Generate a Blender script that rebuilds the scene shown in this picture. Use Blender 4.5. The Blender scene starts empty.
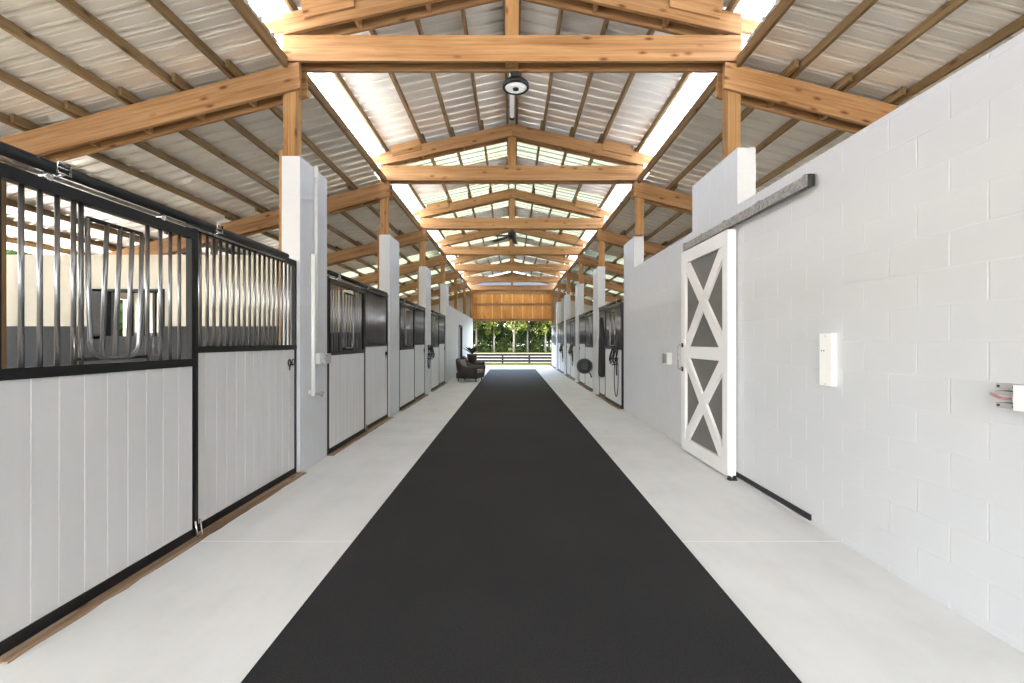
import bpy, bmesh, math, random
from mathutils import Vector, Matrix
random.seed(7)
S = bpy.context.scene
C = S.collection
R = math.radians
ORD = ['first', 'second', 'third', 'fourth', 'fifth', 'sixth', 'seventh', 'eighth', 'ninth', 'tenth', 'eleventh']

# ------------------------------------------------------------------ materials
def new_mat(name):
    m = bpy.data.materials.new(name); m.use_nodes = True
    nt = m.node_tree
    b = nt.nodes['Principled BSDF']
    return m, nt, b

def L(nt, a, b): nt.links.new(a, b)

def rgba(c): return (c[0], c[1], c[2], 1)

def ramp(nt, fac, stops):
    n = nt.nodes.new('ShaderNodeValToRGB')
    e = n.color_ramp.elements
    while len(e) < len(stops): e.new(0.5)
    for i, (p, c) in enumerate(stops):
        e[i].position = p; e[i].color = rgba(c)
    L(nt, fac, n.inputs['Fac'])
    return n.outputs['Color']

def objcoord(nt, scale=(1, 1, 1), rnd=0.0, loc=(0, 0, 0)):
    tc = nt.nodes.new('ShaderNodeTexCoord')
    out = tc.outputs['Object']
    if rnd:
        oi = nt.nodes.new('ShaderNodeObjectInfo')
        mu = nt.nodes.new('ShaderNodeMath'); mu.operation = 'MULTIPLY'; mu.inputs[1].default_value = rnd
        L(nt, oi.outputs['Random'], mu.inputs[0])
        ad = nt.nodes.new('ShaderNodeVectorMath'); ad.operation = 'ADD'
        L(nt, out, ad.inputs[0]); L(nt, mu.outputs[0], ad.inputs[1])
        out = ad.outputs[0]
    mp = nt.nodes.new('ShaderNodeMapping')
    mp.inputs['Scale'].default_value = scale
    mp.inputs['Location'].default_value = loc
    L(nt, out, mp.inputs['Vector'])
    return mp.outputs['Vector']

def noise(nt, vec, scale, detail=3, rough=0.5):
    n = nt.nodes.new('ShaderNodeTexNoise')
    n.inputs['Scale'].default_value = scale
    n.inputs['Detail'].default_value = detail
    n.inputs['Roughness'].default_value = rough
    L(nt, vec, n.inputs['Vector'])
    return n.outputs['Fac']

def bump(nt, b, h, strength=0.2, dist=0.01):
    n = nt.nodes.new('ShaderNodeBump')
    n.inputs['Strength'].default_value = strength
    n.inputs['Distance'].default_value = dist
    L(nt, h, n.inputs['Height']); L(nt, n.outputs['Normal'], b.inputs['Normal'])

def mixc(nt, fac, a, bcol, mode='MIX'):
    n = nt.nodes.new('ShaderNodeMix'); n.data_type = 'RGBA'; n.blend_type = mode
    if isinstance(fac, float): n.inputs[0].default_value = fac
    else: L(nt, fac, n.inputs[0])
    for sock, v in ((n.inputs[6], a), (n.inputs[7], bcol)):
        if isinstance(v, tuple): sock.default_value = rgba(v)
        else: L(nt, v, sock)
    return n.outputs[2]

def plain(name, col, rough=0.5, metal=0.0, var=0.0, scale=6.0, spec=0.5):
    m, nt, b = new_mat(name)
    b.inputs['Roughness'].default_value = rough
    b.inputs['Metallic'].default_value = metal
    b.inputs['Specular IOR Level'].default_value = spec
    v = objcoord(nt)
    f = noise(nt, v, scale, 4)
    k = 1 - var; k2 = 1 + var
    col_out = ramp(nt, f, [(0.3, tuple(c * k for c in col)), (0.7, tuple(min(1, c * k2) for c in col))])
    L(nt, col_out, b.inputs['Base Color'])
    return m

def wood(name, axis, light, mid, dark, knots=True, rough=0.7):
    m, nt, b = new_mat(name)
    b.inputs['Roughness'].default_value = rough
    b.inputs['Specular IOR Level'].default_value = 0.25
    sc = [16.0] * 3; sc[axis] = 0.7
    v = objcoord(nt, tuple(sc), rnd=37.0)
    f = noise(nt, v, 1.0, 5, 0.6)
    col = ramp(nt, f, [(0.25, dark), (0.45, mid), (0.62, light), (0.85, mid)])
    sc2 = [1.2] * 3; sc2[axis] = 0.5
    big = noise(nt, objcoord(nt, tuple(sc2), rnd=11.0), 1.0, 2)
    col = mixc(nt, 0.55, col, ramp(nt, big, [(0.3, (0.62, 0.56, 0.5)), (0.7, (1.15, 1.1, 1.05))]), 'MULTIPLY')
    sc4 = [55.0] * 3; sc4[axis] = 1.6
    fine = noise(nt, objcoord(nt, tuple(sc4), rnd=53.0), 1.0, 3, 0.6)
    col = mixc(nt, 0.6, col, ramp(nt, fine, [(0.32, (0.62, 0.52, 0.44)), (0.5, (1, 1, 1)), (0.72, (1.1, 1.1, 1.08))]), 'MULTIPLY')
    if knots:
        sc3 = [7.0] * 3; sc3[axis] = 2.6
        vo = nt.nodes.new('ShaderNodeTexVoronoi'); vo.inputs['Scale'].default_value = 1.05
        L(nt, objcoord(nt, tuple(sc3), rnd=23.0), vo.inputs['Vector'])
        kn = ramp(nt, vo.outputs['Distance'], [(0.06, (0.16, 0.09, 0.05)), (0.13, (0.72, 0.6, 0.5)), (0.2, (1, 1, 1))])
        col = mixc(nt, 0.85, col, kn, 'MULTIPLY')
    L(nt, col, b.inputs['Base Color'])
    bump(nt, b, f, 0.25, 0.004)
    return m

W_L, W_M, W_D = (0.395, 0.235, 0.115), (0.325, 0.178, 0.075), (0.19, 0.088, 0.032)
WOODX = wood('timber_along_x', 0, W_L, W_M, W_D)
WOODZ = wood('timber_along_z', 2, (0.42, 0.245, 0.11), (0.34, 0.185, 0.072), (0.2, 0.098, 0.034))
PURL = wood('purlin_timber', 1, (0.25, 0.17, 0.085), (0.195, 0.127, 0.06), (0.115, 0.072, 0.033))
PURLZ = wood('brown_post', 2, (0.25, 0.17, 0.085), (0.195, 0.127, 0.06), (0.115, 0.072, 0.033))
SILL = wood('dirty_sill_timber', 1, (0.42, 0.33, 0.24), (0.27, 0.18, 0.11), (0.12, 0.08, 0.05), rough=0.9)
BOARD = wood('orange_board', 2, (0.72, 0.36, 0.105), (0.64, 0.285, 0.075), (0.5, 0.205, 0.05))
BOUNCE_BEDDING = plain('bounce_bedding', (0.60, 0.52, 0.40), 0.95, 0, 0.12, 9, 0.1)  # unseen stall floor, kept pale to throw light up to the roofs
BATTEN = plain('pale_batten', (0.72, 0.43, 0.17), 0.7, 0, 0.1, 8)
STEEL_BLACK = plain('black_powder_coat', (0.008, 0.008, 0.009), 0.45, 0.0, 0.25, 20, 0.3)
GALV = plain('galvanised_bar', (0.26, 0.26, 0.27), 0.28, 0.92, 0.04, 30)
GALV_DULL = plain('dull_galvanised', (0.34, 0.33, 0.31), 0.5, 0.7, 0.35, 40)
CHROME = plain('bright_zinc', (0.75, 0.74, 0.72), 0.25, 0.9, 0.1, 30)
WHITE_PAINT = plain('white_paint', (0.76, 0.76, 0.755), 0.5, 0, 0.015, 3)
PVC = plain('white_pvc', (0.88, 0.88, 0.86), 0.35, 0, 0.01, 3)
CONDUIT = plain('grey_white_conduit', (0.66, 0.66, 0.64), 0.45, 0, 0.05, 8)
BOX_GREY = plain('grey_box_plastic', (0.4, 0.4, 0.4), 0.5, 0, 0.08, 8)
PANEL_GREY = plain('grey_door_panel', (0.14, 0.138, 0.128), 0.7, 0, 0.04, 4)
BLACK_IRON = plain('black_iron', (0.025, 0.025, 0.025), 0.55, 0.3, 0.3, 30)
BLACK_NYLON = plain('black_nylon', (0.018, 0.017, 0.016), 0.8, 0, 0.3, 40)
BLACK_GREEN = plain('dark_hose', (0.022, 0.026, 0.02), 0.45, 0, 0.3, 20)
RED = plain('faded_red', (0.5, 0.25, 0.26), 0.5, 0, 0.1, 20)
LENS = plain('lamp_lens', (0.85, 0.85, 0.84), 0.3, 0, 0.02, 20)
for _n in LENS.node_tree.nodes:
    if _n.type == 'BSDF_PRINCIPLED':
        _n.inputs['Emission Color'].default_value = (1, 1, 0.98, 1); _n.inputs['Emission Strength'].default_value = 0.06
WICKER = plain('dark_wicker', (0.045, 0.035, 0.03), 0.6, 0, 0.45, 60)
CUSHION = plain('grey_cushion', (0.3, 0.27, 0.24), 0.9, 0, 0.08, 20)
POT = plain('dark_pot', (0.05, 0.035, 0.028), 0.5, 0, 0.2, 20)
FENCE_BLACK = plain('fence_black', (0.006, 0.006, 0.006), 0.9, 0, 0.3, 4, 0.05)
TRUNK = plain('pale_bark', (0.1, 0.085, 0.062), 0.9, 0, 0.35, 3)

def leaf_mat(name, a, bcol):
    m, nt, b = new_mat(name)
    b.inputs['Roughness'].default_value = 0.7
    b.inputs['Specular IOR Level'].default_value = 0.1
    f = noise(nt, objcoord(nt), 0.9, 3)
    col = ramp(nt, f, [(0.35, a), (0.65, bcol)])
    L(nt, col, b.inputs['Base Color'])
    tr = nt.nodes.new('ShaderNodeBsdfTranslucent'); L(nt, col, tr.inputs['Color'])
    mx = nt.nodes.new('ShaderNodeMixShader'); mx.inputs[0].default_value = 0.35
    L(nt, b.outputs[0], mx.inputs[1]); L(nt, tr.outputs[0], mx.inputs[2])
    L(nt, mx.outputs[0], nt.nodes['Material Output'].inputs['Surface'])
    return m
LEAF = leaf_mat('leaf_green', (0.032, 0.05, 0.009), (0.105, 0.12, 0.024))
LEAF_DARK = leaf_mat('leaf_dark_green', (0.016, 0.029, 0.008), (0.045, 0.07, 0.017))
LEAF_POT = leaf_mat('potted_leaf', (0.02, 0.035, 0.012), (0.05, 0.08, 0.03))

# stall boards: pale grey tongue and groove
def boards_mat():
    m, nt, b = new_mat('pale_grey_boards')
    b.inputs['Roughness'].default_value = 0.42
    v = objcoord(nt, (1, 3, 0.5), rnd=9.0)
    f = noise(nt, v, 2.0, 4)
    L(nt, ramp(nt, f, [(0.3, (0.60, 0.60, 0.595)), (0.7, (0.65, 0.65, 0.645))]), b.inputs['Base Color'])
    return m
BOARDS = boards_mat()
LIT_BEVEL = plain('lit_bevel_tint', (0.93, 0.93, 0.92), 0.5, 0, 0.02, 5)  # light caught on the board bevels, put into the colour

# painted concrete block; coordinates are world metres for meshes whose origin is the world origin
def block_mat(name, col, axis='y', yoff=2.506, zoff=0.05, strength=0.35):
    m, nt, b = new_mat(name)
    b.inputs['Roughness'].default_value = 0.55
    geo = nt.nodes.new('ShaderNodeNewGeometry')
    sep = nt.nodes.new('ShaderNodeSeparateXYZ'); L(nt, geo.outputs['Position'], sep.inputs[0])
    nrm = nt.nodes.new('ShaderNodeSeparateXYZ'); L(nt, geo.outputs['True Normal'], nrm.inputs[0])
    ab = nt.nodes.new('ShaderNodeMath'); ab.operation = 'ABSOLUTE'; L(nt, nrm.outputs['Y'], ab.inputs[0])
    gt = nt.nodes.new('ShaderNodeMath'); gt.operation = 'GREATER_THAN'; gt.inputs[1].default_value = 0.5
    L(nt, ab.outputs[0], gt.inputs[0])
    mxv = nt.nodes.new('ShaderNodeMix'); mxv.data_type = 'FLOAT'
    L(nt, gt.outputs[0], mxv.inputs[0]); L(nt, sep.outputs['Y'], mxv.inputs[2]); L(nt, sep.outputs['X'], mxv.inputs[3])
    cmb = nt.nodes.new('ShaderNodeCombineXYZ')
    L(nt, mxv.outputs[0], cmb.inputs['X']); L(nt, sep.outputs['Z'], cmb.inputs['Y'])
    mp = nt.nodes.new('ShaderNodeMapping'); mp.inputs['Location'].default_value = (-yoff + 40 * 0.4064, -zoff + 0.4064, 0)
    L(nt, cmb.outputs[0], mp.inputs['Vector'])
    # a little wobble so the mortar is hand laid
    nz = nt.nodes.new('ShaderNodeTexNoise'); nz.inputs['Scale'].default_value = 5.0
    L(nt, geo.outputs['Position'], nz.inputs['Vector'])
    sub = nt.nodes.new('ShaderNodeVectorMath'); sub.operation = 'SUBTRACT'; sub.inputs[1].default_value = (0.5, 0.5, 0.5)
    L(nt, nz.outputs['Color'], sub.inputs[0])
    scl = nt.nodes.new('ShaderNodeVectorMath'); scl.operation = 'SCALE'; scl.inputs['Scale'].default_value = 0.008
    L(nt, sub.outputs[0], scl.inputs[0])
    add = nt.nodes.new('ShaderNodeVectorMath'); add.operation = 'ADD'
    L(nt, mp.outputs[0], add.inputs[0]); L(nt, scl.outputs[0], add.inputs[1])
    br = nt.nodes.new('ShaderNodeTexBrick')
    br.inputs['Scale'].default_value = 1.0
    br.inputs['Brick Width'].default_value = 0.4064
    br.inputs['Row Height'].default_value = 0.2032
    br.inputs['Mortar Size'].default_value = 0.0075
    br.inputs['Mortar Smooth'].default_value = 0.7
    br.offset = 0.5; br.offset_frequency = 2
    L(nt, add.outputs[0], br.inputs['Vector'])
    fine = nt.nodes.new('ShaderNodeTexNoise'); fine.inputs['Scale'].default_value = 45; fine.inputs['Detail'].default_value = 4
    L(nt, geo.outputs['Position'], fine.inputs['Vector'])
    big = nt.nodes.new('ShaderNodeTexNoise'); big.inputs['Scale'].default_value = 1.6; big.inputs['Detail'].default_value = 4
    L(nt, geo.outputs['Position'], big.inputs['Vector'])
    base = ramp(nt, big.outputs['Fac'], [(0.3, tuple(c * 0.975 for c in col)), (0.7, col)])
    L(nt, base, b.inputs['Base Color'])
    sp2 = nt.nodes.new('ShaderNodeSeparateXYZ'); L(nt, add.outputs[0], sp2.inputs[0])
    def mth(op, a, v):
        q = nt.nodes.new('ShaderNodeMath'); q.operation = op; L(nt, a, q.inputs[0])
        if v is not None: q.inputs[1].default_value = v
        return q.outputs[0]
    fr = mth('FRACT', mth('MULTIPLY', sp2.outputs['Y'], 1 / 0.2032), None)
    edge = mth('GREATER_THAN', mth('ABSOLUTE', mth('SUBTRACT', fr, 0.5), None), 0.455)
    wgt = mth('MULTIPLY_ADD', edge, -0.78); nt.nodes[-1].inputs[2].default_value = 1.0
    vm = nt.nodes.new('ShaderNodeMath'); vm.operation = 'MULTIPLY'
    L(nt, br.outputs['Fac'], vm.inputs[0]); L(nt, wgt, vm.inputs[1])
    base = mixc(nt, vm.outputs[0], base, tuple(min(0.94, c * 1.12) for c in col))
    L(nt, base, b.inputs['Base Color'])
    h = nt.nodes.new('ShaderNodeMath'); h.operation = 'MULTIPLY'; h.inputs[1].default_value = -1.0
    L(nt, vm.outputs[0], h.inputs[0])
    h2 = nt.nodes.new('ShaderNodeMath'); h2.operation = 'MULTIPLY_ADD'; h2.inputs[1].default_value = 0.12
    L(nt, fine.outputs['Fac'], h2.inputs[0]); L(nt, h.outputs[0], h2.inputs[2])
    bump(nt, b, h2.outputs[0], strength, 0.012)
    return m
BLOCK = block_mat('white_painted_block', (0.575, 0.588, 0.605))
CREAM = block_mat('cream_block', (0.50, 0.46, 0.37), strength=0.2)
RUBBER_KICK = plain('dark_kick_rubber', (0.02, 0.021, 0.024), 0.75, 0, 0.12, 5)

def concrete_mat():
    m, nt, b = new_mat('pale_concrete')
    v = objcoord(nt)
    f = noise(nt, v, 1.1, 6, 0.6)
    col = ramp(nt, f, [(0.25, (0.60, 0.61, 0.605)), (0.5, (0.672, 0.682, 0.675)), (0.75, (0.722, 0.73, 0.725))])
    vs = objcoord(nt, (3.2, 0.8, 1))
    st = noise(nt, vs, 1.4, 5, 0.65)
    col = mixc(nt, 0.35, col, ramp(nt, st, [(0.3, (0.84, 0.84, 0.82)), (0.55, (1, 1, 1))]), 'MULTIPLY')
    sep = nt.nodes.new('ShaderNodeSeparateXYZ'); L(nt, v, sep.inputs[0])
    a = nt.nodes.new('ShaderNodeMath'); a.operation = 'ADD'; a.inputs[1].default_value = 37.0 - 3.34
    L(nt, sep.outputs['Y'], a.inputs[0])
    md = nt.nodes.new('ShaderNodeMath'); md.operation = 'MODULO'; md.inputs[1].default_value = 3.7
    L(nt, a.outputs[0], md.inputs[0])
    lt = nt.nodes.new('ShaderNodeMath'); lt.operation = 'LESS_THAN'; lt.inputs[1].default_value = 0.014
    L(nt, md.outputs[0], lt.inputs[0])
    col = mixc(nt, lt.outputs[0], col, (0.80, 0.80, 0.79))
    L(nt, col, b.inputs['Base Color'])
    b.inputs['Roughness'].default_value = 0.55
    b.inputs['Specular IOR Level'].default_value = 0.35
    bump(nt, b, noise(nt, v, 60, 3), 0.08, 0.003)
    return m
CONC = concrete_mat()

def rubber_mat():
    m, nt, b = new_mat('black_rubber_matting')
    v = objcoord(nt)
    sp = noise(nt, v, 160, 2)
    big = noise(nt, v, 0.8, 4)
    col = ramp(nt, sp, [(0.45, (0.019, 0.019, 0.020)), (0.78, (0.042, 0.042, 0.044))])
    col = mixc(nt, 0.6, col, ramp(nt, big, [(0.3, (0.8, 0.8, 0.8)), (0.7, (1.3, 1.28, 1.25))]), 'MULTIPLY')
    L(nt, col, b.inputs['Base Color'])
    b.inputs['Roughness'].default_value = 0.72
    b.inputs['Specular IOR Level'].default_value = 0.15
    bump(nt, b, sp, 0.3, 0.003)
    return m
MATTING = rubber_mat()

def metal_roof_mat():
    m, nt, b = new_mat('bare_metal_roofing')
    v = objcoord(nt, (1, 1, 1))
    f = noise(nt, objcoord(nt, (0.6, 6, 1)), 1.2, 5, 0.6)
    col = ramp(nt, f, [(0.3, (0.85, 0.82, 0.76)), (0.7, (0.91, 0.885, 0.83))])
    L(nt, col, b.inputs['Base Color'])
    b.inputs['Metallic'].default_value = 0.4
    b.inputs['Roughness'].default_value = 0.3
    bump(nt, b, noise(nt, v, 9, 3), 0.02, 0.01)
    return m
ROOF = metal_roof_mat()

def skylight_mat(name, ca, cb):
    m, nt, b = new_mat(name)
    nt.nodes.remove(b)
    tr = nt.nodes.new('ShaderNodeBsdfTranslucent')
    f = noise(nt, objcoord(nt, (1, 8, 1)), 1.0, 4)
    col = ramp(nt, f, [(0.3, ca), (0.7, cb)])
    L(nt, col, tr.inputs['Color'])
    di = nt.nodes.new('ShaderNodeBsdfDiffuse'); L(nt, col, di.inputs['Color'])
    mx = nt.nodes.new('ShaderNodeMixShader'); mx.inputs[0].default_value = 0.25
    L(nt, tr.outputs[0], mx.inputs[1]); L(nt, di.outputs[0], mx.inputs[2])
    L(nt, mx.outputs[0], nt.nodes['Material Output'].inputs['Surface'])
    return m
SKYL = skylight_mat('white_translucent_panel', (0.40, 0.40, 0.40), (0.46, 0.46, 0.46))
FIBRE = skylight_mat('greenish_translucent_sheet', (0.055, 0.062, 0.034), (0.12, 0.12, 0.085))

def ground_mat():
    m, nt, b = new_mat('outside_ground')
    v = objcoord(nt)
    sep = nt.nodes.new('ShaderNodeSeparateXYZ'); L(nt, v, sep.inputs[0])
    f = noise(nt, v, 0.35, 5)
    sand = ramp(nt, f, [(0.3, (0.062, 0.057, 0.047)), (0.7, (0.082, 0.076, 0.064))])
    gr = ramp(nt, noise(nt, v, 1.4, 5), [(0.35, (0.016, 0.02, 0.005)), (0.65, (0.03, 0.034, 0.011))])
    def band(lo, hi):
        a = nt.nodes.new('ShaderNodeMath'); a.operation = 'GREATER_THAN'; a.inputs[1].default_value = lo
        c = nt.nodes.new('ShaderNodeMath'); c.operation = 'LESS_THAN'; c.inputs[1].default_value = hi
        d = nt.nodes.new('ShaderNodeMath'); d.operation = 'MULTIPLY'
        L(nt, sep.outputs['Y'], a.inputs[0]); L(nt, sep.outputs['Y'], c.inputs[0])
        L(nt, a.outputs[0], d.inputs[0]); L(nt, c.outputs[0], d.inputs[1]); return d.outputs[0]
    col = mixc(nt, band(38.0, 43.0), sand, gr)
    col = mixc(nt, band(78.0, 900.0), col, gr)
    col = mixc(nt, band(-100.0, 26.5), col, (0.44, 0.425, 0.39))  # unseen ground beside the barn, lightened to bounce light indoors
    L(nt, col, b.inputs['Base Color'])
    b.inputs['Roughness'].default_value = 1.0
    b.inputs['Specular IOR Level'].default_value = 0.0
    return m
GROUND = ground_mat()

# ------------------------------------------------------------------ mesh helpers
class MB:
    def __init__(s): s.bm = bmesh.new(); s.mats = []; s.mi = 0
    def _v(s, co): return s.bm.verts.new(co)
    def _f(s, vs, smooth=False):
        try:
            f = s.bm.faces.new(vs); f.smooth = smooth; f.material_index = s.mi; return f
        except ValueError: return None
    def box(s, x0, x1, y0, y1, z0, z1):
        if x0 > x1: x0, x1 = x1, x0
        if y0 > y1: y0, y1 = y1, y0
        if z0 > z1: z0, z1 = z1, z0
        v = [s._v((x, y, z)) for x in (x0, x1) for y in (y0, y1) for z in (z0, z1)]
        for q in ((0, 1, 3, 2), (4, 6, 7, 5), (0, 4, 5, 1), (2, 3, 7, 6), (0, 2, 6, 4), (1, 5, 7, 3)):
            s._f([v[i] for i in q])
        return s
    def prism(s, poly, y0, y1):                     # polygon in x,z extruded along y
        a = [s._v((p[0], y0, p[1])) for p in poly]; b = [s._v((p[0], y1, p[1])) for p in poly]
        n = len(poly)
        s._f(a); s._f(b[::-1])
        for i in range(n): s._f([a[i], b[i], b[(i + 1) % n], a[(i + 1) % n]])
        return s
    def prism_x(s, poly, x0, x1):                   # polygon in y,z extruded along x
        a = [s._v((x0, p[0], p[1])) for p in poly]; b = [s._v((x1, p[0], p[1])) for p in poly]
        n = len(poly)
        s._f(a); s._f(b[::-1])
        for i in range(n): s._f([a[i], b[i], b[(i + 1) % n], a[(i + 1) % n]])
        return s
    def tube(s, pts, r, seg=10, closed=False, cap=True):
        pts = [Vector(p) for p in pts]; n = len(pts)
        rs = r if isinstance(r, (list, tuple)) else [r] * n
        rings = []; up = None
        for i, p in enumerate(pts):
            if closed: t = pts[(i + 1) % n] - pts[i - 1]
            else: t = pts[min(i + 1, n - 1)] - pts[max(i - 1, 0)]
            t.normalize()
            if up is None:
                up = Vector((0, 0, 1)) if abs(t.z) < 0.9 else Vector((1, 0, 0))
            u = up - t * up.dot(t)
            if u.length < 1e-4: u = Vector((1, 0, 0)) - t * t.x
            u.normalize(); w = t.cross(u); up = u
            rings.append([s._v(p + (u * math.cos(a) + w * math.sin(a)) * rs[i]) for a in (2 * math.pi * k / seg for k in range(seg))])
        for i in range(n if closed else n - 1):
            A, B = rings[i], rings[(i + 1) % n]
            for k in range(seg): s._f([A[k], A[(k + 1) % seg], B[(k + 1) % seg], B[k]], True)
        if cap and not closed: s._f(rings[0][::-1]); s._f(rings[-1])
        return s
    def lathe(s, prof, c, seg=24, axis='z'):        # prof: (radius, height)
        c = Vector(c); rings = []
        for r, h in prof:
            ring = []
            for k in range(seg):
                a = 2 * math.pi * k / seg; q = (r * math.cos(a), r * math.sin(a))
                p = {'z': (q[0], q[1], h), 'x': (h, q[0], q[1]), 'y': (q[0], h, q[1])}[axis]
                ring.append(s._v(c + Vector(p)))
            rings.append(ring)
        for A, B in zip(rings, rings[1:]):
            for k in range(seg): s._f([A[k], A[(k + 1) % seg], B[(k + 1) % seg], B[k]], True)
        s._f(rings[0][::-1]); s._f(rings[-1])
        return s
    def quad(s, pts): s._f([s._v(p) for p in pts]); return s
    def bevel(s, w, seg=1):
        es = [e for e in s.bm.edges if len(e.link_faces) == 2 and e.calc_face_angle(0) > 0.6]
        bmesh.ops.bevel(s.bm, geom=es, offset=w, segments=seg, affect='EDGES', profile=0.5)
        return s
    def build(s, name, mat, parent=None, origin=None):
        bmesh.ops.recalc_face_normals(s.bm, faces=s.bm.faces[:])
        me = bpy.data.meshes.new(name)
        off = Vector(parent.location) if parent is not None else (Vector(origin) if origin is not None else Vector((0, 0, 0)))
        if parent is not None and parent.parent is not None: off = off + parent.parent.location
        if origin is not None and parent is not None: off = Vector(origin)
        bmesh.ops.translate(s.bm, verts=s.bm.verts[:], vec=-off)
        s.bm.to_mesh(me); s.bm.free()
        for mm in (mat if isinstance(mat, (list, tuple)) else [mat]): me.materials.append(mm)
        o = bpy.data.objects.new(name, me); C.objects.link(o)
        if parent is not None:
            o.parent = parent
            if origin is not None:
                base = Vector(parent.location)
                if parent.parent is not None: base = base + parent.parent.location
                o.location = Vector(origin) - base
        elif origin is not None: o.location = origin
        return o

def tag(o, label, cat, group=None):
    o['label'] = label; o['category'] = cat; o['kind'] = 'thing'
    if group: o['group'] = group
    return o
def thing(name, label, cat, loc, group=None):
    o = bpy.data.objects.new(name, None); C.objects.link(o); o.location = loc; o.empty_display_size = 0.1
    return tag(o, label, cat, group)
def struct(name, mb, mat, parent=None):
    o = mb.build(name, mat, parent)
    if parent is None: o['kind'] = 'structure'
    return o
def dup(root, loc, label, group=None):
    r = root.copy(); C.objects.link(r); r.location = loc; r['label'] = label
    if group: r['group'] = group
    for ch in list(root.children):
        c = ch.copy(); C.objects.link(c); c.parent = r
        for g in list(ch.children):
            d = g.copy(); C.objects.link(d); d.parent = c
    return r

# ------------------------------------------------------------------ dimensions
P = 3.74                      # truss pitch
Y0 = 5.05                     # front face of first truss
NT = 7
YB, YE = -13.0, 27.62          # barn extent
XO = 7.6                     # outer walls
ST = 0.225; SS = 0.255        # slopes
def main_top(x): return 5.68 - ST * abs(x)              # top of main rafters
def shed_top(x): return 4.58 + SS * (2.345 - abs(x))    # top of shed rafters
def ty(k): return Y0 + P * k
PIL = 0.74

# ------------------------------------------------------------------ setting
m = MB().box(-2.43, 2.6, YB - 2, 27.75, -0.12, 0); struct('floor', m, CONC)
m = MB()
prof = [(-60, -0.02), (29.0, -0.02), (37.0, -0.5), (100, -0.5), (190, -0.5)]
for (a, za), (b_, zb) in zip(prof, prof[1:]):
    m.quad([(-160, a, za - 0.02), (160, a, za - 0.02), (160, b_, zb - 0.02), (-160, b_, zb - 0.02)])
struct('ground', m, GROUND)
m = MB().box(-1.16, 1.24, -12.8, 24.0, 0.0, 0.012)
tag(m.build('rubber_runner', MATTING), 'long black rubber runner laid down the middle of the aisle', 'mat')

# right painted block wall
m = MB().box(2.41, 2.61, YB, 9.82, 0, 2.93); struct('wall_right', m, BLOCK)
# left far block wall of the tack room
m = MB()
LW0, LW1 = ty(3) + 0.045 + PIL, 27.4
m.box(-2.56, -2.37, LW0, 20.3, 0, 2.83)
m.box(-2.56, -2.37, 21.5, LW1, 0, 2.83)
m.box(-2.56, -2.37, 20.3, 21.5, 2.15, 2.83)
struct('wall_left', m, BLOCK)
d = struct('door_1', MB().box(-2.5, -2.45, 20.3, 21.5, 0, 2.15), WHITE_PAINT)
f = MB().box(-2.57, -2.345, 20.24, 20.32, 0, 2.22).box(-2.57, -2.345, 21.48, 21.56, 0, 2.22).box(-2.57, -2.345, 20.24, 21.56, 2.14, 2.22)
f.build('door_frame', BLACK_IRON, d)

for _s, _n in ((-1, 'left'), (1, 'right')):
    struct('floor_stalls_' + _n, MB().box(_s * (2.431 if _s < 0 else 2.62), _s * 7.59, YB, 27.5, -0.1, -0.004), BOUNCE_BEDDING)  # added floors, out of view, bouncing light onto the side roofs

# outer walls with a stable window per stall
def outer_wall(side, nm):
    m = MB(); s = side
    x0, x1 = s * XO, s * (XO + 0.15)
    wins = [(5.09 + P * k + 2.92, 5.09 + P * k + 3.98) for k in range(-4, 6)]
    y = YB
    for a, b_ in wins:
        m.box(x0, x1, y, a, 0, 2.55); m.box(x0, x1, a, b_, 0, 1.2); m.box(x0, x1, a, b_, 2.3, 2.55); y = b_
    m.box(x0, x1, y, YE, 0, 2.55)
    return struct(nm, m, CREAM)
outer_wall(-1, 'wall_outer_left'); outer_wall(1, 'wall_outer_right')

# partitions between stalls
def partition(side, y, nm, window=False):
    m = MB(); s = side
    xa, xb = 2.6, XO
    if window:
        wa, wb, za, zb = 4.14, 4.94, 1.53, 2.07
        for (p, q, z0, z1) in ((xa, wa, 0, 2.5), (wb, xb, 0, 2.5), (wa, wb, 0, za), (wa, wb, zb, 2.5)):
            m.box(s * p, s * q, y, y + 0.14, z0, z1)
    else: m.box(s * xa, s * xb, y, y + 0.14, 0, 2.5)
    w = struct(nm, m, CREAM)
    k = MB()
    for yy in ((y - 0.025, y - 0.001), (y + 0.141, y + 0.165)):
        if window:
            k.box(s * xa, s * 4.12, *yy, 0, 1.65); k.box(s * 4.96, s * xb, *yy, 0, 1.65); k.box(s * 4.12, s * 4.96, *yy, 0, 1.51)
        else: k.box(s * xa, s * xb, *yy, 0, 1.65)
    k.build('kick_board', RUBBER_KICK, w)
    if window:
        g = MB()
        g.box(s * 4.12, s * 4.96, y - 0.03, y + 0.17, 1.5, 1.535).box(s * 4.12, s * 4.96, y - 0.03, y + 0.17, 2.065, 2.09)
        for xx, ww in ((4.12, 0.03), (4.84, 0.12)): g.box(s * xx, s * (xx + ww), y - 0.03, y + 0.17, 1.5, 2.09)
        for xx in (4.26, 4.39, 4.54, 4.75): g.box(s * xx, s * (xx + 0.03), y + 0.03, y + 0.06, 1.53, 2.08)
        g.build('window_grille', BLACK_IRON, w)
for k in range(0, 4): partition(-1, ty(k) + 0.35, 'wall_partition_left_%d' % (k + 1), window=(k == 0))
for k in range(1, 6): partition(1, ty(k) + 0.9 if k == 1 else ty(k) + 0.35, 'wall_partition_right_%d' % k)

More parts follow.
